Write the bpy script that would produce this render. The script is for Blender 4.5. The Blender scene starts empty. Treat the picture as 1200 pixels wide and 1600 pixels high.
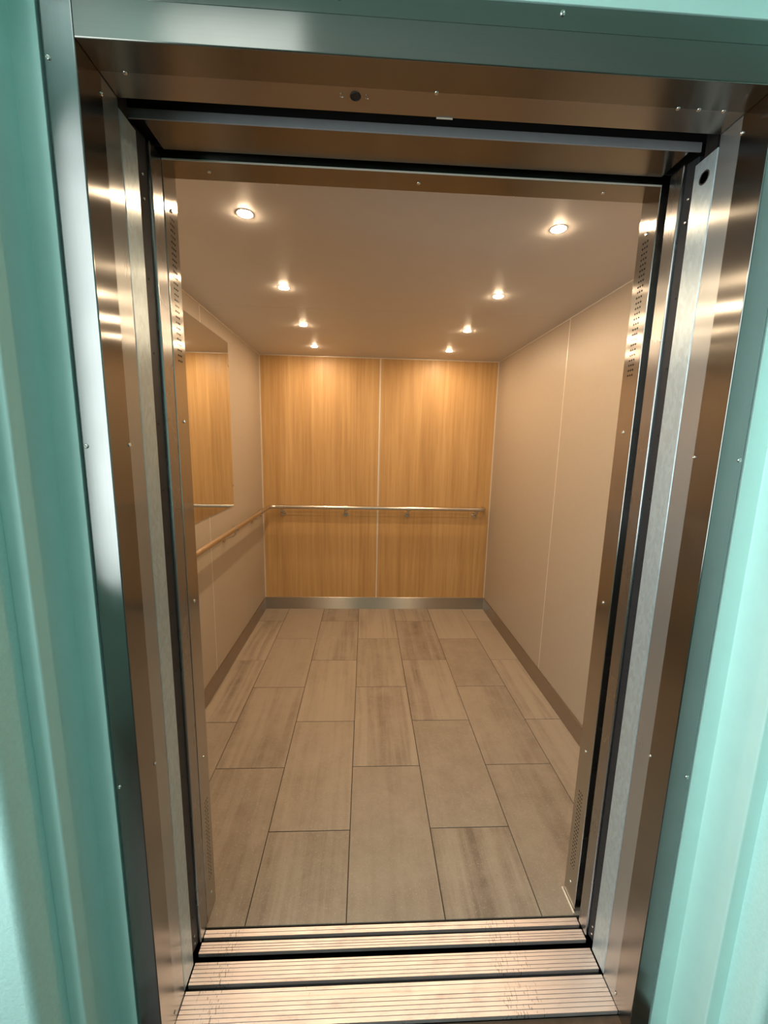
import bpy, bmesh, math, random
from mathutils import Vector, Matrix

S = bpy.context.scene
COL = S.collection
random.seed(7)

# ------------------------------------------------------------------ camera
CX = 0.147                                   # the doorway's centre line is x = 0
cam_d = bpy.data.cameras.new('camera')
cam = bpy.data.objects.new('camera', cam_d); COL.objects.link(cam)
cam_d.sensor_fit = 'HORIZONTAL'; cam_d.sensor_width = 36.0
cam_d.lens = 36.0 * 630.43 / 1200.0
cam_d.clip_start = 0.02; cam_d.clip_end = 100
yaw, pit, rol = 0.0485, -0.1654, 0.0224
fwd = Vector((math.sin(yaw)*math.cos(pit), math.cos(yaw)*math.cos(pit), math.sin(pit)))
rgt = Vector((math.cos(yaw), -math.sin(yaw), 0)); upv = rgt.cross(fwd)
r2 = math.cos(rol)*rgt + math.sin(rol)*upv; u2 = -math.sin(rol)*rgt + math.cos(rol)*upv
M = Matrix((r2, u2, -fwd)).transposed().to_4x4()
M.translation = Vector((0.0375-CX, -1.2897, 1.4173))
cam.matrix_world = M
S.camera = cam

# ------------------------------------------------------------------ daylight, exposure
W = bpy.data.worlds.new('overcast_sky'); S.world = W; W.use_nodes = True
bg = W.node_tree.nodes['Background']
bg.inputs['Color'].default_value = (0.90, 1.0, 0.985, 1)
bg.inputs['Strength'].default_value = 5.0
LAMP = 1060.0                                  # radiance of a downlight lens
vs = S.view_settings
vs.view_transform = 'Standard'; vs.look = 'None'; vs.exposure = 0.0; vs.gamma = 1.0
vs.use_curve_mapping = False
S.cycles.max_bounces = 10; S.cycles.diffuse_bounces = 6; S.cycles.glossy_bounces = 6
S.cycles.sample_clamp_indirect = 6.0
S.cycles.use_denoising = True
WX = -1.30                                          # inner face of the landing's window wall
WY0, WY1, WZ0, WZ1 = -3.10, -0.76, 0.66, 2.75      # landing window
SX0, SX1, SY0, SY1 = WX+0.04, -0.50, -3.00, -1.50   # unseen ceiling opening, added to brighten the header's reflection
for nm, sx_, sy_, loc, rot in (('window_portal', WZ1-WZ0, WY1-WY0, (WX-0.09, (WY0+WY1)/2, (WZ0+WZ1)/2), (0, -math.pi/2, 0)),
                               ('added_opening_portal', SX1-SX0, SY1-SY0, ((SX0+SX1)/2, (SY0+SY1)/2, 3.655), (0, 0, 0))):
    pl = bpy.data.lights.new(nm, 'AREA'); pl.shape = 'RECTANGLE'
    pl.size = sx_; pl.size_y = sy_; pl.cycles.is_portal = True
    po = bpy.data.objects.new(nm, pl); COL.objects.link(po)
    po.location = loc; po.rotation_euler = rot

# ------------------------------------------------------------------ dimensions
HW = 0.954        # half width of the car
D = 2.060         # back wall
HC = 2.093        # ceiling
OW = 0.5575       # half width of the opening
HD = 2.013        # opening height
YC = -0.297       # front edge of the tiled floor
YF = -0.551       # front of the landing frame

# ------------------------------------------------------------------ helpers
def srgb(r, g, b):
    f = lambda c: ((c/255+0.055)/1.055)**2.4 if c/255 > 0.04045 else c/255/12.92
    return (f(r), f(g), f(b), 1)

def new_mat(name):
    m = bpy.data.materials.new(name); m.use_nodes = True
    nt = m.node_tree
    return m, nt, nt.nodes, nt.links, nt.nodes['Principled BSDF']

def ramp(nodes, stops):
    r = nodes.new('ShaderNodeValToRGB')
    e = r.color_ramp.elements
    e[0].position, e[0].color = stops[0]
    e[1].position, e[1].color = stops[-1]
    for p, c in stops[1:-1]:
        n = e.new(p); n.color = c
    return r

def coords(nodes, links, scale, kind='Object', offset=None):
    tc = nodes.new('ShaderNodeTexCoord')
    mp = nodes.new('ShaderNodeMapping'); mp.inputs['Scale'].default_value = scale
    links.new(tc.outputs[kind], mp.inputs['Vector'])
    if offset is not None: links.new(offset, mp.inputs['Location'])
    return mp.outputs['Vector']

def noise(nodes, links, vec, scale, detail=4, rough=0.6):
    n = nodes.new('ShaderNodeTexNoise')
    n.inputs['Scale'].default_value = scale; n.inputs['Detail'].default_value = detail
    n.inputs['Roughness'].default_value = rough
    links.new(vec, n.inputs['Vector'])
    return n.outputs['Fac']

def mixc(nodes, links, fac, a, b, mode='MIX'):
    m = nodes.new('ShaderNodeMix'); m.data_type = 'RGBA'; m.blend_type = mode
    for sock, v in ((0, fac), (6, a), (7, b)):
        if hasattr(v, 'links'): links.new(v, m.inputs[sock])
        else: m.inputs[sock].default_value = v
    return m.outputs[2]

def maprange(nodes, links, v, a, b, c, d):
    m = nodes.new('ShaderNodeMapRange')
    links.new(v, m.inputs[0])
    for i, x in enumerate((a, b, c, d)): m.inputs[i+1].default_value = x
    return m.outputs[0]

def bump(nodes, links, h, strength, dist=0.001):
    b = nodes.new('ShaderNodeBump'); b.inputs['Strength'].default_value = strength
    b.inputs['Distance'].default_value = dist
    links.new(h, b.inputs['Height'])
    return b.outputs['Normal']

def steel(name, col, rough, aniso=0.75, grain=(0, 0, 1), smear=0.03, spangle=0.0, metallic=1.0):
    """brushed metal; grain = direction of the brush lines"""
    m, nt, N, L, P = new_mat(name)
    P.inputs['Metallic'].default_value = metallic
    geo = N.new('ShaderNodeNewGeometry')
    cr = N.new('ShaderNodeVectorMath'); cr.operation = 'CROSS_PRODUCT'
    L.new(geo.outputs['True Normal'], cr.inputs[0]); cr.inputs[1].default_value = grain
    L.new(cr.outputs[0], P.inputs['Tangent'])
    P.inputs['Anisotropic'].default_value = aniso
    sc = [6, 6, 6]
    for i in range(3): sc[i] = 1.2 if grain[i] else 420
    v = coords(N, L, sc)
    lines = noise(N, L, v, 1.0, 2)
    v2 = coords(N, L, (3, 3, 3))
    blot = noise(N, L, v2, 1.6, 3, 0.5)
    r1 = maprange(N, L, blot, 0.3, 0.75, rough-smear, rough+smear)
    add = N.new('ShaderNodeMath'); add.operation = 'ADD'
    L.new(r1, add.inputs[0]); L.new(maprange(N, L, lines, 0.3, 0.7, -0.004, 0.004), add.inputs[1])
    L.new(add.outputs[0], P.inputs['Roughness'])
    dk = tuple(c*0.95 for c in col[:3])+(1,)
    c1 = mixc(N, L, maprange(N, L, lines, 0.25, 0.75, 0, 1), dk, col)
    if spangle:
        vo = N.new('ShaderNodeTexVoronoi'); vo.inputs['Scale'].default_value = 160
        L.new(coords(N, L, (1, 1, 0.45)), vo.inputs['Vector'])
        bw = N.new('ShaderNodeRGBToBW'); L.new(vo.outputs['Color'], bw.inputs[0])
        lt = tuple(min(1, c*1.25) for c in col[:3])+(1,)
        c1 = mixc(N, L, maprange(N, L, bw.outputs[0], 0.2, 0.9, 0, spangle), c1, lt)
    L.new(c1, P.inputs['Base Color'])
    return m

def plain(name, col, rough=0.5, metallic=0.0, tex=0.0, scale=60, bstr=0.0, spec=0.5, coat=0.0):
    m, nt, N, L, P = new_mat(name)
    P.inputs['Metallic'].default_value = metallic
    P.inputs['Roughness'].default_value = rough
    P.inputs['Specular IOR Level'].default_value = spec
    P.inputs['Coat Weight'].default_value = coat
    v = coords(N, L, (1, 1, 1))
    n = noise(N, L, v, scale, 5)
    dk = tuple(c*(1-tex) for c in col[:3])+(1,); lt = tuple(min(1, c*(1+tex*0.6)) for c in col[:3])+(1,)
    L.new(mixc(N, L, maprange(N, L, n, 0.3, 0.7, 0, 1), dk, lt), P.inputs['Base Color'])
    if bstr: L.new(bump(N, L, n, bstr, 0.002), P.inputs['Normal'])
    return m

MAT = {}
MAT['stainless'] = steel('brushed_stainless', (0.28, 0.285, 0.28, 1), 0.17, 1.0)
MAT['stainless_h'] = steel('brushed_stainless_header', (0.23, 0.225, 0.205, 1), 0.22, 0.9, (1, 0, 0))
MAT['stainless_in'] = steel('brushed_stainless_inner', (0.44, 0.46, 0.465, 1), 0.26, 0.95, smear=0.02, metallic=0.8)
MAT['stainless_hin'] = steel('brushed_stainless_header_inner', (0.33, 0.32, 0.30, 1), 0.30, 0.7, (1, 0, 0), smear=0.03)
MAT['galv'] = steel('galvanised_sheet', (0.50, 0.60, 0.65, 1), 0.36, 0.8, smear=0.02, spangle=0.6, metallic=0.6)
MAT['post'] = steel('door_post_steel', (0.50, 0.49, 0.47, 1), 0.20, 1.0)
MAT['leaf'] = steel('door_leaf_steel', (0.40, 0.41, 0.42, 1), 0.28, 0.85)
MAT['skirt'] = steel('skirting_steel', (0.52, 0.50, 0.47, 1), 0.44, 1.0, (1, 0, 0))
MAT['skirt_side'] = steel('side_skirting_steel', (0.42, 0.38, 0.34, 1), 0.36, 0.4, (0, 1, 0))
MAT['rail'] = plain('satin_rail', (0.66, 0.62, 0.57, 1), 0.27, 1.0, 0.03, 90)
MAT['darkprofile'] = plain('dark_edge_profile', (0.045, 0.048, 0.055, 1), 0.45, 0.6, 0.15, 30)
MAT['black'] = plain('black_void', (0.006, 0.006, 0.006, 1), 0.7, 0, 0.2, 40)
MAT['greylip'] = plain('grey_painted_lip', (0.30, 0.30, 0.32, 1), 0.5, 0, 0.05, 40)
MAT['rubber'] = plain('black_rubber', (0.012, 0.012, 0.012, 1), 0.55, 0, 0.2, 40)
MAT['screw'] = plain('screw_steel', (0.72, 0.70, 0.66, 1), 0.22, 1.0, 0.1, 300)
MAT['shaft'] = plain('shaft_concrete', (0.02, 0.02, 0.02, 1), 0.9, 0, 0.3, 8, spec=0.1)
MAT['mint'] = plain('mint_gloss_paint', (0.56, 0.84, 0.79, 1), 0.42, 0, 0.03, 14, 0.05, spec=0.4)
MAT['plaster'] = plain('mint_plaster', (0.575, 0.86, 0.82, 1), 0.62, 0, 0.05, 130, 0.5, spec=0.3)
MAT['lino'] = plain('brown_landing_floor', (0.075, 0.045, 0.028, 1), 0.28, 0, 0.35, 24, 0.0)
MAT['white'] = plain('white_ceiling_paint', (0.75, 0.76, 0.74, 1), 0.7, 0, 0.02, 10)
MAT['alustrip'] = plain('pale_aluminium_strip', (0.78, 0.72, 0.64, 1), 0.35, 0.3, 0.05, 40)
MAT['grout'] = plain('dark_grout', (0.055, 0.042, 0.03, 1), 0.85, 0, 0.3, 120)
MAT['taupe'] = plain('taupe_laminate', (0.41, 0.345, 0.272, 1), 0.42, 0, 0.02, 30, 0.0, spec=0.35)
MAT['ceil'] = plain('taupe_ceiling_laminate', (0.60, 0.585, 0.575, 1), 0.46, 0, 0.015, 12, 0.0, spec=0.35)

m, nt, N, L, P = new_mat('mirror_glass')
P.inputs['Metallic'].default_value = 1; P.inputs['Roughness'].default_value = 0.012
n = noise(N, L, coords(N, L, (1, 1, 1)), 3, 2)
L.new(mixc(N, L, n, (0.86, 0.87, 0.85, 1), (0.89, 0.90, 0.88, 1)), P.inputs['Base Color'])
MAT['mirror'] = m

m, nt, N, L, P = new_mat('downlight_lens')
P.inputs['Base Color'].default_value = (0.9, 0.9, 0.9, 1)
P.inputs['Emission Color'].default_value = (1.0, 0.72, 0.45, 1)
P.inputs['Emission Strength'].default_value = LAMP
MAT['lens'] = m

# oak laminate, vertical grain
m, nt, N, L, P = new_mat('oak_laminate')
oi = N.new('ShaderNodeObjectInfo')
sx = N.new('ShaderNodeCombineXYZ')
mul = N.new('ShaderNodeMath'); mul.operation = 'MULTIPLY'; mul.inputs[1].default_value = 37
L.new(oi.outputs['Random'], mul.inputs[0]); L.new(mul.outputs[0], sx.inputs[0]); L.new(mul.outputs[0], sx.inputs[2])
va = coords(N, L, (9, 9, 0.55), offset=sx.outputs[0])
big = noise(N, L, va, 1.0, 5, 0.55)
vb = coords(N, L, (120, 120, 2.2), offset=sx.outputs[0])
fine = noise(N, L, vb, 1.0, 6, 0.7)
vc = coords(N, L, (38, 38, 1.1), offset=sx.outputs[0])
mid = noise(N, L, vc, 1.0, 4, 0.6)
rp = ramp(N, [(0.32, (0.40, 0.235, 0.095, 1)), (0.5, (0.54, 0.335, 0.145, 1)), (0.68, (0.64, 0.42, 0.20, 1))])
avg = N.new('ShaderNodeMix'); avg.inputs[0].default_value = 0.5
L.new(big, avg.inputs[2]); L.new(mid, avg.inputs[3])
L.new(avg.outputs[0], rp.inputs[0])
dkc = mixc(N, L, maprange(N, L, fine, 0.52, 0.75, 0, 0.42), rp.outputs[0], (0.27, 0.135, 0.05, 1))
L.new(dkc, P.inputs['Base Color'])
P.inputs['Roughness'].default_value = 0.42; P.inputs['Specular IOR Level'].default_value = 0.35
L.new(bump(N, L, fine, 0.06, 0.0006), P.inputs['Normal'])
MAT['oak'] = m

# stone-look tile: streaks run along y, every tile its own tone
m, nt, N, L, P = new_mat('stone_look_tile')
oi = N.new('ShaderNodeObjectInfo')
wn = N.new('ShaderNodeTexWhiteNoise'); wn.noise_dimensions = '1D'
L.new(oi.outputs['Random'], wn.inputs['W'])
sep = N.new('ShaderNodeSeparateColor'); L.new(wn.outputs['Color'], sep.inputs[0])
off = N.new('ShaderNodeVectorMath'); off.operation = 'SCALE'; off.inputs['Scale'].default_value = 50
L.new(wn.outputs['Color'], off.inputs[0])
tone = mixc(N, L, sep.outputs[0], (0.27, 0.225, 0.178, 1), (0.38, 0.32, 0.255, 1))
st = noise(N, L, coords(N, L, (11, 1.0, 1), offset=off.outputs[0]), 1.0, 5, 0.5)
st2 = noise(N, L, coords(N, L, (34, 1.3, 1), offset=off.outputs[0]), 1.0, 4, 0.6)
sm = N.new('ShaderNodeMix'); sm.inputs[0].default_value = 0.5
L.new(st, sm.inputs[2]); L.new(st2, sm.inputs[3])
amt = maprange(N, L, sep.outputs[1], 0.15, 0.9, 0.15, 1.0)
sf = N.new('ShaderNodeMath'); sf.operation = 'MULTIPLY'
L.new(maprange(N, L, sm.outputs[0], 0.44, 0.62, 0, 1), sf.inputs[0]); L.new(amt, sf.inputs[1])
c1 = mixc(N, L, sf.outputs[0], tone, (0.165, 0.127, 0.096, 1))
cloud = noise(N, L, coords(N, L, (1, 1, 1), offset=off.outputs[0]), 9, 8, 0.75)
c2 = mixc(N, L, maprange(N, L, cloud, 0.38, 0.66, 0.0, 0.5), c1, (0.40, 0.335, 0.27, 1))
spk = noise(N, L, coords(N, L, (1, 1, 1), offset=off.outputs[0]), 210, 3, 0.6)
c3 = mixc(N, L, maprange(N, L, spk, 0.60, 0.70, 0, 0.5), c2, (0.52, 0.45, 0.37, 1))
c4 = mixc(N, L, maprange(N, L, spk, 0.38, 0.28, 0, 0.30), c3, (0.12, 0.09, 0.065, 1))
L.new(c4, P.inputs['Base Color'])
L.new(maprange(N, L, cloud, 0.3, 0.7, 0.36, 0.55), P.inputs['Roughness'])
P.inputs['Specular IOR Level'].default_value = 0.4
L.new(bump(N, L, spk, 0.05, 0.0006), P.inputs['Normal'])
MAT['tile'] = m

# worn ribbed aluminium of the sills
m, nt, N, L, P = new_mat('worn_sill_aluminium')
P.inputs['Metallic'].default_value = 0.85
n1 = noise(N, L, coords(N, L, (5, 30, 30)), 1.0, 5, 0.65)
n2 = noise(N, L, coords(N, L, (16, 40, 40)), 1.0, 6, 0.75)
n3 = noise(N, L, coords(N, L, (60, 160, 90)), 1.0, 4, 0.7)
c1 = mixc(N, L, maprange(N, L, n1, 0.3, 0.7, 0, 1), (0.72, 0.66, 0.66, 1), (0.81, 0.75, 0.755, 1))
c2 = mixc(N, L, maprange(N, L, n2, 0.55, 0.80, 0, 0.40), c1, (0.36, 0.30, 0.25, 1))
c3 = mixc(N, L, maprange(N, L, n3, 0.70, 0.76, 0, 0.9), c2, (0.05, 0.04, 0.035, 1))
dash = noise(N, L, coords(N, L, (260, 70, 70)), 1.0, 2, 0.5)
patch = noise(N, L, coords(N, L, (5, 3, 3)), 1.0, 2, 0.5)
dm = N.new('ShaderNodeMath'); dm.operation = 'MULTIPLY'
L.new(maprange(N, L, dash, 0.60, 0.66, 0, 0.6), dm.inputs[0]); L.new(maprange(N, L, patch, 0.56, 0.64, 0, 1), dm.inputs[1])
c3 = mixc(N, L, dm.outputs[0], c3, (0.05, 0.045, 0.04, 1))
L.new(c3, P.inputs['Base Color'])
L.new(maprange(N, L, n2, 0.3, 0.7, 0.36, 0.55), P.inputs['Roughness'])
MAT['sill'] = m

# ------------------------------------------------------------------ mesh helpers
def empty(name, loc, label=None, cat=None, group=None, kind=None):
    o = bpy.data.objects.new(name, None); COL.objects.link(o); o.location = loc
    o.empty_display_size = 0.05
    tag(o, label, cat, group, kind)
    return o

def tag(o, label=None, cat=None, group=None, kind=None):
    if label: o['label'] = label
    if cat: o['category'] = cat
    if group: o['group'] = group
    if kind: o['kind'] = kind
    return o

def wloc(o):
    v = o.location.copy()
    while o.parent:
        if o.matrix_parent_inverse != Matrix.Identity(4): v = v + o.matrix_parent_inverse.translation
        o = o.parent; v = v + o.location
    return v

def link(name, me, mat, parent=None, loc=None):
    """links a mesh; loc is in world space"""
    o = bpy.data.objects.new(name, me); COL.objects.link(o)
    if mat is not None and not me.materials: me.materials.append(MAT[mat] if isinstance(mat, str) else mat)
    w = Vector(loc) if loc is not None else Vector((0, 0, 0))
    if parent:
        o.parent = parent; o.location = w - wloc(parent)
    else: o.location = w
    return o

def obj(name, bm, mat, parent=None, smooth=False, angle=35, recentre=True):
    bmesh.ops.recalc_face_normals(bm, faces=bm.faces[:])
    c = Vector((0, 0, 0))
    if recentre and bm.verts:
        xs = [v.co.x for v in bm.verts]; ys = [v.co.y for v in bm.verts]; zs = [v.co.z for v in bm.verts]
        c = Vector(((min(xs)+max(xs))/2, (min(ys)+max(ys))/2, min(zs)))
        bmesh.ops.translate(bm, verts=bm.verts[:], vec=-c)
    if smooth:
        for f in bm.faces: f.smooth = True
        for e in bm.edges:
            if len(e.link_faces) == 2 and e.calc_face_angle(0) > math.radians(angle): e.smooth = False
    me = bpy.data.meshes.new(name); bm.to_mesh(me); bm.free()
    o = link(name, me, mat, parent, c)
    if smooth:
        wm = o.modifiers.new('weighted_normals', 'WEIGHTED_NORMAL'); wm.mode = 'FACE_AREA'; wm.weight = 100; wm.keep_sharp = True
    return o

def bx(bm, x0, x1, y0, y1, z0, z1):
    g = bmesh.ops.create_cube(bm, size=1)['verts']
    bmesh.ops.scale(bm, verts=g, vec=(x1-x0, y1-y0, z1-z0))
    bmesh.ops.translate(bm, verts=g, vec=((x0+x1)/2, (y0+y1)/2, (z0+z1)/2))
    return g

def box(name, x0, x1, y0, y1, z0, z1, mat, parent=None, bev=0.0, seg=2):
    bm = bmesh.new(); bx(bm, min(x0, x1), max(x0, x1), y0, y1, z0, z1)
    if bev: bmesh.ops.bevel(bm, geom=bm.edges[:], offset=bev, segments=seg, affect='EDGES', profile=0.5)
    return obj(name, bm, mat, parent, smooth=bool(bev), angle=60)

def rounded(pts, seg=5):
    """pts: (a, b, radius); returns a polyline with rounded corners"""
    out = []; n = len(pts)
    for i, (a, b, r) in enumerate(pts):
        p = Vector((a, b))
        if r <= 0: out.append(p); continue
        u = (Vector(pts[i-1][:2])-p).normalized(); v = (Vector(pts[(i+1) % n][:2])-p).normalized()
        th = u.angle(v); d = r/math.tan(th/2)
        c = p+(u+v).normalized()*(r/math.sin(th/2))
        s = p+u*d-c; e = p+v*d-c
        a0 = math.atan2(s.y, s.x); a1 = math.atan2(e.y, e.x)
        da = (a1-a0+math.pi) % (2*math.pi)-math.pi
        for k in range(seg+1):
            t = a0+da*k/seg
            out.append(c+Vector((math.cos(t), math.sin(t)))*r)
    return out

def extrude(bm, poly, axis, t0, t1, closed=True, caps=True):
    """poly of 2D points in the plane across the axis: 'z' -> (x,y), 'x' -> (y,z), 'y' -> (x,z)"""
    def P3(p, t):
        return {'z': (p[0], p[1], t), 'x': (t, p[0], p[1]), 'y': (p[0], t, p[1])}[axis]
    A = [bm.verts.new(P3(p, t0)) for p in poly]; B = [bm.verts.new(P3(p, t1)) for p in poly]
    n = len(poly)
    for i in range(n if closed else n-1):
        j = (i+1) % n
        bm.faces.new((A[i], A[j], B[j], B[i]))
    if closed and caps:
        bm.faces.new(A[::-1]); bm.faces.new(B)

def prism(name, poly, axis, t0, t1, mat, parent=None, smooth=True, angle=40):
    bm = bmesh.new(); extrude(bm, poly, axis, t0, t1)
    return obj(name, bm, mat, parent, smooth, angle)

def tube(bm, path, rad, seg=16, caps=True):
    rings = []; up = Vector((0, 0, 1))
    n = len(path)
    for i, p in enumerate(path):
        t = (Vector(path[min(i+1, n-1)])-Vector(path[max(i-1, 0)])).normalized()
        s = t.cross(up)
        if s.length < 1e-4: s = Vector((1, 0, 0))
        s.normalize(); w = s.cross(t)
        r = rad[i] if isinstance(rad, (list, tuple)) else rad
        rings.append([bm.verts.new(Vector(p)+r*(math.cos(2*math.pi*k/seg)*s+math.sin(2*math.pi*k/seg)*w)) for k in range(seg)])
    for a, b in zip(rings, rings[1:]):
        for k in range(seg):
            bm.faces.new((a[k], a[(k+1) % seg], b[(k+1) % seg], b[k]))
    if caps: bm.faces.new(rings[0][::-1]); bm.faces.new(rings[-1])

def lathe(bm, prof, seg=24, z0=0):
    """prof: (r, z) list; r = 0 closes the end"""
    prev = None
    for r, z in prof:
        ring = [bm.verts.new((0, 0, z+z0))] if r == 0 else [bm.verts.new((r*math.cos(2*math.pi*k/seg), r*math.sin(2*math.pi*k/seg), z+z0)) for k in range(seg)]
        if prev:
            for k in range(seg):
                j = (k+1) % seg
                if len(prev) == 1: bm.faces.new((prev[0], ring[k], ring[j]))
                elif len(ring) == 1: bm.faces.new((prev[k], prev[j], ring[0]))
                else: bm.faces.new((prev[k], prev[j], ring[j], ring[k]))
        prev = ring

# shared screw: pan head with a dark cross socket
def screw_meshes():
    bm = bmesh.new(); lathe(bm, [(0.0052, 0), (0.0050, 0.0012), (0.0036, 0.0024), (0.0020, 0.0027), (0.0017, 0.0012), (0, 0.0010)], 14)
    for f in bm.faces: f.smooth = True
    me = bpy.data.meshes.new('screw'); bm.to_mesh(me); bm.free(); me.materials.append(MAT['screw'])
    return me
SCREW = screw_meshes()
ROT = {'-y': (math.pi/2, 0, 0), '+x': (0, math.pi/2, 0), '-x': (0, -math.pi/2, 0), '-z': (math.pi, 0, 0), '+y': (-math.pi/2, 0, 0)}
def screw(parent, loc, facing, s=1.0):
    o = link('screw', SCREW, None, parent, loc); o.rotation_euler = ROT[facing]; o.scale = (s, s, s)
    return o

def disc(name, parent, loc, facing, r, depth, mat, seg=18, ring=None):
    bm = bmesh.new(); lathe(bm, [(0, 0.0), (r*0.8, 0.0), (r, depth*0.3), (r*1.02, 0.0)] if ring is None else ring, seg)
    o = obj(name, bm, mat, None, True, 50, recentre=False)
    if parent: o.parent = parent; o.location = Vector(loc)-wloc(parent)
    else: o.location = loc
    o.rotation_euler = ROT[facing]
    return o

# ================================================================== THE CAR (setting)
floor = box('floor', -HW-0.02, HW+0.02, YC, D+0.02, -0.05, -0.0025, 'grout'); tag(floor, kind='structure')
floor['label'] = 'grey brown stone look tiled floor of the lift car'
cols = [-HW] + [0.3*k-CX for k in range(-2, 4)] + [HW]
g = 0.0014
for i in range(len(cols)-1):
    odd = (i % 2 == 0)
    js = [0.0, 0.6, 1.2, 1.8] if odd else [0.3, 0.9, 1.5]
    ys = [YC] + js + [D]
    for a, b in zip(ys, ys[1:]):
        x0, x1 = cols[i]+g, cols[i+1]-g
        box('tile', x0, x1, a+g, b-g, -0.010, random.uniform(-0.0004, 0.0004), 'tile', floor, bev=0.0009, seg=1)

ceiling = box('ceiling', -HW-0.02, HW+0.02, -0.22, D+0.02, HC+0.006, HC+0.05, 'shaft'); tag(ceiling, 'taupe laminate ceiling of the lift car', kind='structure')
box('ceiling_panel', -HW, HW, -0.218, 0.9195, HC, HC+0.006, 'ceil', ceiling)
box('ceiling_panel', -HW, HW, 0.921, D, HC, HC+0.006, 'ceil', ceiling)

wb = box('wall_back', -HW-0.03, HW+0.03, D+0.004, D+0.05, 0, HC+0.05, 'shaft'); tag(wb, 'oak laminate back wall of the lift car', kind='structure')
box('panel', -HW+0.008, -0.0065, D, D+0.004, 0.06, HC, 'oak', wb)
box('panel', 0.0065, HW-0.008, D, D+0.004, 0.06, HC, 'oak', wb)
box('joint_strip', -0.006, 0.006, D-0.0012, D+0.004, 0.09, HC, 'alustrip', wb)
for s in (-1, 1): box('corner_strip', s*(HW-0.0075), s*HW, D-0.003, D+0.004, 0.09, HC, 'alustrip', wb)
box('top_strip', -HW, HW, D-0.004, D+0.004, HC-0.006, HC-0.0002, 'alustrip', wb)

YJ = 0.917
for s, nm in ((-1, 'left'), (1, 'right')):
    w = box('wall_'+nm, s*(HW+0.004), s*(HW+0.05), -0.22, D+0.05, 0, HC+0.05, 'shaft')
    tag(w, 'taupe laminate side wall of the lift car, '+('with the mirror' if s < 0 else 'without a rail'), kind='structure')
    box('panel', s*HW, s*(HW+0.004), -0.218, YJ-0.003, 0.05, HC, 'taupe', w)
    box('panel', s*HW, s*(HW+0.004), YJ+0.003, D-0.001, 0.05, HC, 'taupe', w)
    box('joint_strip', s*(HW-0.0006), s*(HW+0.004), YJ-0.0026, YJ+0.0026, 0.09, HC, 'alustrip', w)
    box('top_strip', s*(HW-0.003), s*(HW+0.001), -0.215, D-0.001, HC-0.004, HC-0.0002, 'alustrip', w)
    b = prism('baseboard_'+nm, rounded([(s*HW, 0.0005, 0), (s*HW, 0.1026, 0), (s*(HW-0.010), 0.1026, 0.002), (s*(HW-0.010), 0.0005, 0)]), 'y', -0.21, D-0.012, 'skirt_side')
    tag(b, 'brushed steel skirting along the '+nm+' side wall', kind='structure')
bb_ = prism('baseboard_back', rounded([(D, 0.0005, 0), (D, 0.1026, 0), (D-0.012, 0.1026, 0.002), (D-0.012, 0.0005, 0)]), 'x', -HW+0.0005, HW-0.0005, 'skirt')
tag(bb_, 'bright brushed steel skirting below the oak panels', kind='structure')
for s, nm in ((-1, 'left'), (1, 'right')):
    w = box('wall_front_'+nm, s*(OW+0.045), s*(HW+0.03), -0.262, -0.219, 0.0, HC+0.05, 'taupe'); tag(w, 'front return wall of the lift car', kind='structure')

# shaft around the car, closed and dark
for s_, nm in ((-1, 'left'), (1, 'right')):
    o = box('wall_shaft_'+nm, s_*1.70, s_*1.75, -0.5, 2.5, -0.6, 2.9, 'shaft'); tag(o, 'dark concrete shaft wall on the '+nm, kind='structure')
o = box('wall_shaft_back', -1.75, 1.75, 2.5, 2.55, -0.6, 2.9, 'shaft'); tag(o, 'dark concrete shaft back wall', kind='structure')
o = box('ceiling_shaft', -1.75, 1.75, -0.5, 2.55, 2.9, 2.95, 'shaft'); tag(o, 'dark top of the shaft', kind='structure')
o = box('floor_shaft', -1.75, 1.75, -0.5, 2.55, -0.65, -0.6, 'shaft'); tag(o, 'dark bottom of the shaft', kind='structure')

sf_ = bmesh.new()
bx(sf_, -1.75, 1.75, -0.509, -0.50, -0.65, -0.061); bx(sf_, -1.75, 1.75, -0.499, -0.48, 2.701, 2.95)
bx(sf_, -1.75, WX-0.02, -0.499, -0.48, -0.06, 2.70); bx(sf_, 1.325, 1.75, -0.499, -0.48, -0.06, 2.70)
o = obj('wall_shaft_front', sf_, 'shaft'); tag(o, 'dark concrete shaft front wall', kind='structure')
# ================================================================== THE LANDING (setting)
def mir(s, pts): return [(s*x, y, r) for x, y, r in pts]
for s, nm, k in ((-1, 'left', 1), (1, 'right', 2)):
    t = prism('trim_%d' % k, rounded(mir(s, [(0.6125, -0.548, 0.001), (0.653, -0.548, 0.002), (0.653, -0.635, 0.0035), (0.683, -0.635, 0.001), (0.683, -0.50, 0), (0.6125, -0.50, 0)])), 'z', -0.01, 2.175, 'mint')
    tag(t, 'stepped mint painted casing on the '+nm+' of the steel door frame', kind='structure')
    w = prism('wall_landing_'+nm, rounded(mir(s, [(0.683, -0.50, 0), (0.683, -0.702, 0.016), (4.5 if s > 0 else -WX+0.02, -0.702, 0), (4.5 if s > 0 else -WX+0.02, -0.50, 0)]), 7), 'z', -0.01, 3.6, 'plaster')
    tag(w, 'mint plastered landing wall on the '+nm+' of the lift door', kind='structure')
t = prism('trim_3', rounded([(-0.5482, 2.105, 0.001), (-0.5482, 2.145, 0.002), (-0.635, 2.145, 0.003), (-0.635, 2.175, 0), (-0.50, 2.175, 0), (-0.50, 2.105, 0)]), 'x', -0.6528, 0.6528, 'mint')
tag(t, 'stepped mint painted casing above the steel door frame', kind='structure')
w = prism('wall_landing_lintel', rounded([(-0.50, 2.175, 0), (-0.702, 2.175, 0.016), (-0.702, 3.6, 0), (-0.50, 3.6, 0)], 7), 'x', -0.683, 0.683, 'plaster')
tag(w, 'mint plastered lintel above the lift door', kind='structure')
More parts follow.
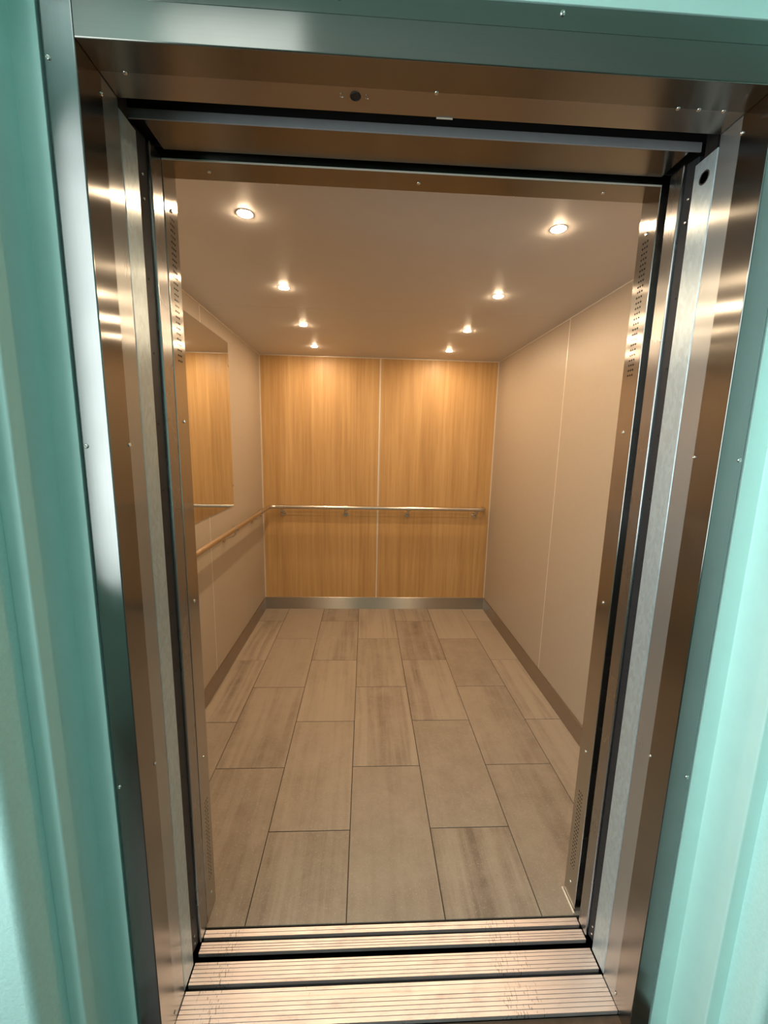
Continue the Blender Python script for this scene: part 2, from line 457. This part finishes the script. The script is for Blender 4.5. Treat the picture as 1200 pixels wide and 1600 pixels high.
o = box('floor_landing', WX, 4.5, -5.2, -0.511, -0.06, -0.012, 'lino'); tag(o, 'dark brown polished landing floor', kind='structure')
cb = bmesh.new()
bx(cb, WX, SX0, -5.2, -0.50, 3.60, 3.66); bx(cb, SX1, 4.5, -5.2, -0.50, 3.60, 3.66)
bx(cb, SX0, SX1, SY1, -0.50, 3.60, 3.66); bx(cb, SX0, SX1, -5.2, SY0, 3.60, 3.66)  # gap between these slabs is added so the steel header mirrors sky
o = obj('ceiling_landing', cb, 'white'); tag(o, 'white ceiling of the landing with an opening added for daylight', kind='structure')
o = box('wall_landing_rear', WX, 4.5, -5.26, -5.2, -0.06, 3.66, 'plaster'); tag(o, 'mint plastered wall behind the viewer', kind='structure')
o = box('wall_landing_east', 4.5, 4.58, -5.26, -0.50, -0.06, 3.66, 'plaster'); tag(o, 'mint plastered side wall of the landing', kind='structure')
wy0, wy1, wz0, wz1 = WY0, WY1, WZ0, WZ1
sb = bmesh.new()
bx(sb, WX-0.1, WX, -5.26, wy0, -0.06, 3.66); bx(sb, WX-0.1, WX, wy1, -0.50, -0.06, 3.66)
bx(sb, WX-0.1, WX, wy0, wy1, -0.06, wz0); bx(sb, WX-0.1, WX, wy0, wy1, wz1, 3.66)
o = obj('wall_landing_west', sb, 'plaster'); tag(o, 'mint plastered wall of the landing with the window', kind='structure')
wn_ = empty('window_1', (WX-0.05, (wy0+wy1)/2, wz0), 'white framed window lighting the landing', kind='structure')
for a, b, c_, d in ((wy0, wy0+0.05, wz0, wz1), (wy1-0.05, wy1, wz0, wz1), (wy0+0.05, wy1-0.05, wz0, wz0+0.05), (wy0+0.05, wy1-0.05, wz1-0.05, wz1)):
    box('window_frame', WX-0.08, WX-0.03, a, b, c_, d, 'white', wn_)
box('mullion', WX-0.075, WX-0.035, -2.00, -1.96, wz0+0.05, wz1-0.05, 'white', wn_)

# ================================================================== LANDING DOOR FRAME
fr = empty('door_frame', (0, YF, 0), 'brushed stainless steel door frame set into the mint casing', 'door frame')
for s in (-1, 1):
    j = prism('jamb', rounded(mir(s, [(OW, -0.490, 0), (OW, YF, 0.0022), (0.603, YF, 0.0015), (0.610, -0.545, 0.001), (0.610, -0.490, 0)]), 4), 'z', -0.012, 2.103, 'stainless', fr)
    prism('inner_jamb', rounded(mir(s, [(OW+0.0008, -0.4415, 0.001), (OW+0.0008, -0.4895, 0), (0.610, -0.4895, 0), (0.610, -0.4415, 0)]), 3), 'z', -0.012, HD+0.03, 'stainless_in', fr)
    for z in (1.984, 1.403, 0.720): screw(j, (s*0.598, YF, z), '-y', 0.8)
    for z in (1.983, 1.406, 0.722, 0.03): screw(j, (s*(OW-0.0004), -0.4925, z), '+x' if s < 0 else '-x', 0.7)
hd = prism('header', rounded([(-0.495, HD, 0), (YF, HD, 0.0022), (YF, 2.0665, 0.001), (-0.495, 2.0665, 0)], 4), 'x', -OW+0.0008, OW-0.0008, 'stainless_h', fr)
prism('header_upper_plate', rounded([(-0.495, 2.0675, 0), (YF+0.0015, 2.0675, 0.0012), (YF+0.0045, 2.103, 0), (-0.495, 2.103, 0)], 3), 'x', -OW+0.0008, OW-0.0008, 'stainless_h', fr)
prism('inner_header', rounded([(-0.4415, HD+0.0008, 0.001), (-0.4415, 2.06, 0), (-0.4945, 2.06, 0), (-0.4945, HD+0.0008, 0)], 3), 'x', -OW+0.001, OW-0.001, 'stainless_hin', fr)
for x in (-0.515, 0.003, 0.432, 0.470, 0.515): screw(hd, (x, -0.4945, HD), '-z', 0.7)
for x in (-0.160, 0.19): screw(hd, (x, YF+0.003, 2.092), '-y', 0.8)
ih = disc('release_keyhole', fr, (-0.136, -0.4765, HD+0.0004), '-z', 0.009, 0.002, 'black', ring=[(0, 0.0002), (0.0085, 0.0002), (0.0088, 0.0012), (0.0098, 0.0)])
for x in (-0.160, -0.116): screw(ih, (x, -0.4765, HD+0.0006), '-z', 0.75)

# landing door leaves, slid open beside the doorway: their leading edges show
for s, nm in ((-1, 'mirror side'), (1, 'plain wall side')):
    e = empty('landing_door_leaf', (s*0.8, -0.41, 0), 'grey galvanised leading edge of the open landing door leaf on the '+nm, 'door leaf')
    prism('leaf', rounded(mir(s, [(OW+0.0012, -0.384, 0.002), (OW+0.0012, -0.4395, 0.002), (1.02, -0.4395, 0), (1.02, -0.384, 0)]), 3), 'z', 0.006, 1.995 if s > 0 else 2.0, 'galv', e)
    box('hanger_plate', s*(OW+0.006), s*(OW+0.03), -0.43, -0.40, 2.0, 2.10, 'black', e)
    if s > 0:
        disc('rubber_buffer', e, (OW+0.0012, -0.413, 1.958), '-x', 0.0125, 0.002, 'rubber')
# black lintel gap above the landing leaves
lg = empty('landing_door_track', (0, -0.41, 2.06), 'black landing door track in the dark gap behind the door frame header', 'door track')
box('track_beam', -1.2, 1.2, -0.4405, -0.3905, 2.105, 2.15, 'black', lg)
box('paper_tag', 0.012, 0.042, -0.442, -0.4405, 2.012, 2.0165, 'alustrip', lg)
bm = bmesh.new(); lathe(bm, [(0, 0), (0.005, 0), (0.005, 0.010), (0, 0.010)], 8)
bolt = bpy.data.meshes.new('track_bolt'); bmesh.ops.recalc_face_normals(bm, faces=bm.faces[:]); bm.to_mesh(bolt); bm.free(); bolt.materials.append(MAT['darkprofile'])
for k in range(9): link('track_bolt', bolt, None, lg, (0.24+0.028*k, -0.40, 2.0945))

# ================================================================== CAR DOOR LEAVES AND POSTS
YL = {-1: (-0.336, -0.2885), 1: (-0.352, -0.3125)}
for s, nm in ((-1, 'mirror side'), (1, 'plain wall side')):
    y0, y1 = YL[s]
    e = empty('car_door_leaf', (s*0.8, (y0+y1)/2, 0), 'narrow steel edge of the open car door leaf on the '+nm, 'door leaf')
    prism('leaf', rounded(mir(s, [(OW+0.0005, y1, 0.0015), (OW+0.0005, y0, 0.004), (1.02, y0, 0), (1.02, y1, 0)]), 4), 'z', 0.005, 2.018, 'leaf', e)
    yy0 = -0.372 if s < 0 else -0.378
    pf = prism('edge_profile', rounded(mir(s, [(OW+0.007, y0-0.001, 0), (OW+0.012, yy0, 0.003), (OW+0.06, yy0, 0), (OW+0.06, y0-0.001, 0)]), 4), 'z', 0.012, 2.018, 'darkprofile', e)
    for k in range(13):
        z = 0.12+0.148*k
        ym = (y0+yy0)/2-0.002
        disc('screw_hole', pf, (s*(OW+0.0094), ym, z), '+x' if s < 0 else '-x', 0.0022, 0.0008, 'black', 10, [(0, 0.0006), (0.0022, 0.0005), (0.0025, 0)])
    for z in (1.945, 1.90, 0.055, 0.03):
        screw(pf, (s*(OW+0.009), (y0+yy0)/2, z), '+x' if s < 0 else '-x', 0.6)

def post(s, nm):
    Y0, Y1 = -0.2855, -0.2205
    e = empty('door_post', (s*OW, (Y0+Y1)/2, 0), 'brushed steel car door post with perforated light curtain cover on the '+nm, 'door post')
    X = OW
    PA, PB = -0.2635, -0.2395                  # perforated strip
    prof = rounded(mir(s, [(X, PA, 0), (X, Y0, 0.0022), (X+0.044, Y0, 0), (X+0.044, Y1, 0), (X, Y1, 0.0022), (X, PB, 0)]), 4)
    bm = bmesh.new(); extrude(bm, prof, 'z', 0.0008, HD, closed=False)
    obj('post_body', bm, 'post', e, True, 50)
    bm = bmesh.new()
    def quad(za, zb):
        bm.faces.new([bm.verts.new((s*X, y, z)) for y, z in ((PA, za), (PB, za), (PB, zb), (PA, zb))])
    zones = [(0.118, 0.394, 21), (1.598, 1.918, 26)]
    zs = [0.0008]
    for a, b, n in zones: quad(zs[-1], a); zs.append(b)
    quad(zs[-1], HD)
    for a, b, n in zones:
        dz = (b-a)/n; dy = (PB-PA)/3
        for r in range(n):
            for c in range(3):
                cy = PA+dy*(c+0.5); cz = a+dz*(r+0.5); R = 0.0026
                out = []; hole = []; deep = []
                for k in range(8):
                    t = math.pi/4*k
                    ca, sa = math.cos(t), math.sin(t); m_ = max(abs(ca), abs(sa))
                    out.append(bm.verts.new((s*X, cy+dy/2*ca/m_, cz+dz/2*sa/m_)))
                    hole.append(bm.verts.new((s*X, cy+R*ca, cz+R*sa)))
                    deep.append(bm.verts.new((s*(X+0.002), cy+R*ca, cz+R*sa)))
                for k in range(8):
                    j = (k+1) % 8
                    bm.faces.new((out[k], out[j], hole[j], hole[k])); bm.faces.new((hole[k], hole[j], deep[j], deep[k]))
    cv = obj('perforated_plate', bm, 'post', e)
    box('backing', s*(X+0.0035), s*(X+0.04), PA-0.005, PB+0.005, 0.02, HD-0.03, 'black', cv)
    for z in (1.930, 1.462, 0.997, 0.530, 0.068): screw(cv, (s*(X-0.0002), -0.2515, z), '+x' if s < 0 else '-x', 0.85)
    if s > 0: prism('floor_strip', rounded([(s*(X-0.0005), 0.0009, 0), (s*(X-0.0005), 0.0055, 0.002), (s*(X-0.0065), 0.0055, 0.002), (s*(X-0.0065), 0.0009, 0)]), 'y', -0.294, -0.218, 'alustrip', e)
    return e
post(-1, 'mirror side'); post(1, 'plain wall side')

# header of the car opening
ch = empty('car_door_header', (0, -0.25, HD), 'brushed steel lintel of the lift car opening with a bright front edge', 'lintel')
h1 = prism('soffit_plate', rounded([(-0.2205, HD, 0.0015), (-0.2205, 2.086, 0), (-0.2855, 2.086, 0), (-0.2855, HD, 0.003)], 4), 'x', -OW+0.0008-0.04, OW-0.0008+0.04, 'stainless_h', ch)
prism('front_edge', rounded([(-0.2875, HD-0.0008, 0.0008), (-0.2858, HD-0.0008, 0.0005), (-0.2858, HD+0.0024, 0), (-0.2875, HD+0.0024, 0)], 3), 'x', -OW, OW, 'alustrip', ch)
for x in (-0.47, 0.0035, 0.44): screw(h1, (x, -0.252, HD), '-z', 0.8)
# underside of the car door gear
tr = empty('car_door_track', (0, -0.34, 2.022), 'grey lipped car door track with a brown reflecting underside', 'door track')
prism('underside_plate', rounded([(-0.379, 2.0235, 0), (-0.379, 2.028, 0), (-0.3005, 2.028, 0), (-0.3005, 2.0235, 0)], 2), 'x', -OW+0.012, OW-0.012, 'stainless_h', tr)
prism('front_lip', rounded([(-0.3835, 2.0225, 0.0008), (-0.3805, 2.0225, 0.0005), (-0.3805, 2.0400, 0.001), (-0.3835, 2.0400, 0.001)], 3), 'x', -OW-0.03, OW+0.01, 'greylip', tr)
box('rear_beam', -1.2, 1.2, -0.3000, -0.2960, 2.030, 2.13, 'black', tr)
box('gear_cover', -1.2, 1.2, -0.378, -0.302, 2.042, 2.13, 'black', tr)

# ================================================================== SILLS
def sill_profile(y_hi, y_lo, ribs, z=0.0, depth=0.012, gap=0.0017, d=0.0026, grooves=()):
    """top outline from back to front with small rib cuts and deep guide grooves"""
    pts = [(y_hi, z-depth), (y_hi, z)]
    cuts = sorted([(y, gap, d) for y in ribs]+[(a, b, c) for a, b, c in grooves], reverse=True)
    for y, w, dd in cuts:
        pts += [(y+w/2, z), (y+w/2, z-dd), (y-w/2, z-dd), (y-w/2, z)]
    pts += [(y_lo, z), (y_lo, z-depth)]
    return pts
def sill(name, label, y_hi, y_lo, ribs, grooves):
    e = empty(name, (0, (y_hi+y_lo)/2, -0.02), label, 'door sill')
    # ribbed lands between the guide grooves, each its own bar
    edges = [y_hi]
    for a, w in grooves: edges += [a+w/2, a-w/2]
    edges.append(y_lo)
    for a, b in zip(edges[0::2], edges[1::2]):
        prism('ribbed_bar', sill_profile(a, b, [r for r in ribs if b < r < a]), 'x', -OW+0.001, OW-0.001, 'sill', e, smooth=False)
    for a, w in grooves:
        box('guide_groove', -OW+0.001, OW-0.001, a-w/2, a+w/2, -0.019, -0.0125, 'black', e)
    return e
sill('car_sill', 'narrow ribbed aluminium sill at the edge of the tiled floor', -0.3025, -0.3585,
     [-0.3120, -0.3395, -0.3460, -0.3525], [(-0.3270, 0.0115)])
sill('landing_sill', 'wide ribbed aluminium sill with scuffs at the foot of the door frame', -0.3785, -0.5090,
     [-0.3840, -0.3925, -0.4015, -0.4105, -0.4190, -0.4455, -0.4552, -0.4555, -0.4640, -0.4725, -0.4815, -0.4905, -0.4995], [(-0.4315, 0.0125)])

# ================================================================== MIRROR
mr = empty('wall_mirror', (-HW, 0.92, 1.012), 'frameless rectangular mirror on the taupe side wall above the handrail', 'mirror')
box('glass', -HW+0.0008, -HW+0.0055, 0.525, 1.315, 1.012, 2.003, 'mirror', mr, bev=0.0006, seg=1)
for y in (0.56, 1.3105):
    for z in (1.14, 1.868):
        disc('mirror_clip', mr, (-HW+0.0055, y, z), '+x', 0.005, 0.002, 'screw', ring=[(0.0052, 0), (0.005, 0.002), (0.003, 0.003), (0, 0.0032)])

# ================================================================== HANDRAIL
RZ = 0.900; RX = -HW+0.070; RY = D-0.070; RR = 0.0165
hr = empty('handrail', (RX, RY, RZ), 'tubular satin steel handrail running along the mirror wall and the oak back wall', 'handrail')
path = []
def arc(cx, cy, r, a0, a1, n=8):
    return [(cx+r*math.cos(math.radians(a0+(a1-a0)*k/n)), cy+r*math.sin(math.radians(a0+(a1-a0)*k/n)), RZ) for k in range(n+1)]
y_s = 0.10
path += [(-HW+0.004, y_s-0.045, RZ)]
path += arc(RX-0.045, y_s, 0.045, -90, 0)
path += arc(RX+0.055, RY-0.055, 0.055, 180, 90)
xe = 0.850
path += arc(xe, RY+0.040, 0.040, -90, -10)
path += [(xe+0.041, D-0.006, RZ)]
bm = bmesh.new(); tube(bm, path, RR, 20)
rail = obj('rail', bm, 'rail', hr, True, 50)
def bracket(x, y, along):
    """along: 'x' for the back wall, 'y' for the side wall"""
    c = Vector((x, y, RZ))
    a = Vector((1, 0, 0)) if along == 'x' else Vector((0, 1, 0))
    w = Vector((0, 1, 0)) if along == 'x' else Vector((-1, 0, 0))       # towards the wall
    bm = bmesh.new(); tube(bm, [c-a*0.020, c-a*0.019, c+a*0.019, c+a*0.020], [RR+0.001, RR+0.003, RR+0.003, RR+0.001], 20)
    col = obj('bracket_collar', bm, 'rail', hr, True, 40)
    bm = bmesh.new()
    pts = [(0.0, -0.014), (0.002, -0.034), (0.014, -0.046), (0.0655, -0.062)]
    rings = []
    for i, (d, z) in enumerate(pts):
        q0 = Vector(pts[max(i-1, 0)]); q1 = Vector(pts[min(i+1, len(pts)-1)])
        t = (q1-q0).normalized(); nrm = Vector((-t.y, t.x))
        hw = (0.011, 0.012, 0.014, 0.016)[i]
        ring = []
        for k in range(10):
            th = 2*math.pi*k/10
            o2 = nrm*(0.0055*math.sin(th))
            ring.append(bm.verts.new(c+a*(hw*math.cos(th))+w*(d+o2.x)+Vector((0, 0, z+o2.y))))
        rings.append(ring)
    for r0, r1 in zip(rings, rings[1:]):
        for k in range(10): bm.faces.new((r0[k], r0[(k+1) % 10], r1[(k+1) % 10], r1[k]))
    bm.faces.new(rings[0]); bm.faces.new(rings[-1])
    arm = obj('bracket_arm', bm, 'rail', hr, True, 60)
    p0 = c+w*0.0655+Vector((0, 0, -0.062)); p1 = c+w*0.0695+Vector((0, 0, -0.062))
    bm = bmesh.new(); tube(bm, [p0, p0+(p1-p0)*0.4, p1], [0.019, 0.022, 0.022], 18)
    obj('wall_plate', bm, 'rail', arm, True, 40)
for x in (-0.785, -0.266, 0.249, 0.822): bracket(x, RY, 'x')
for y in (0.50, 1.12, 1.72): bracket(RX, y, 'y')

# ================================================================== DOWNLIGHTS
bm = bmesh.new(); lathe(bm, [(0.0262, 0.0), (0.0264, -0.0006), (0.0250, -0.0011), (0.0214, -0.0009), (0.0206, 0.0)], 36)
for f in bm.faces: f.smooth = True
bezel = bpy.data.meshes.new('bezel'); bmesh.ops.recalc_face_normals(bm, faces=bm.faces[:]); bm.to_mesh(bm and bezel); bm.free(); bezel.materials.append(MAT['ceil'])
bm = bmesh.new(); lathe(bm, [(0.0206, -0.0004), (0.0198, -0.0020), (0.0150, -0.0032), (0.0075, -0.0037), (0, -0.0039)], 32)
for f in bm.faces: f.smooth = True
lens = bpy.data.meshes.new('lens'); bmesh.ops.recalc_face_normals(bm, faces=bm.faces[:]); bm.to_mesh(lens); bm.free(); lens.materials.append(MAT['lens'])
ORD = ['just inside the doorway', 'second from the doorway', 'third from the doorway', 'next to the oak back wall']
for s, side in ((-1, 'mirror side'), (1, 'plain wall side')):
    for k, y in enumerate((0.073, 0.655, 1.222, 1.743)):
        e = empty('downlight', (s*0.482, y, HC), 'small round glowing ceiling downlight on the %s, %s' % (side, ORD[k]), 'downlight', 'recessed ceiling downlights')
        for nm, me in (('bezel', bezel), ('lens', lens)):
            o = bpy.data.objects.new(nm, me); COL.objects.link(o); o.parent = e
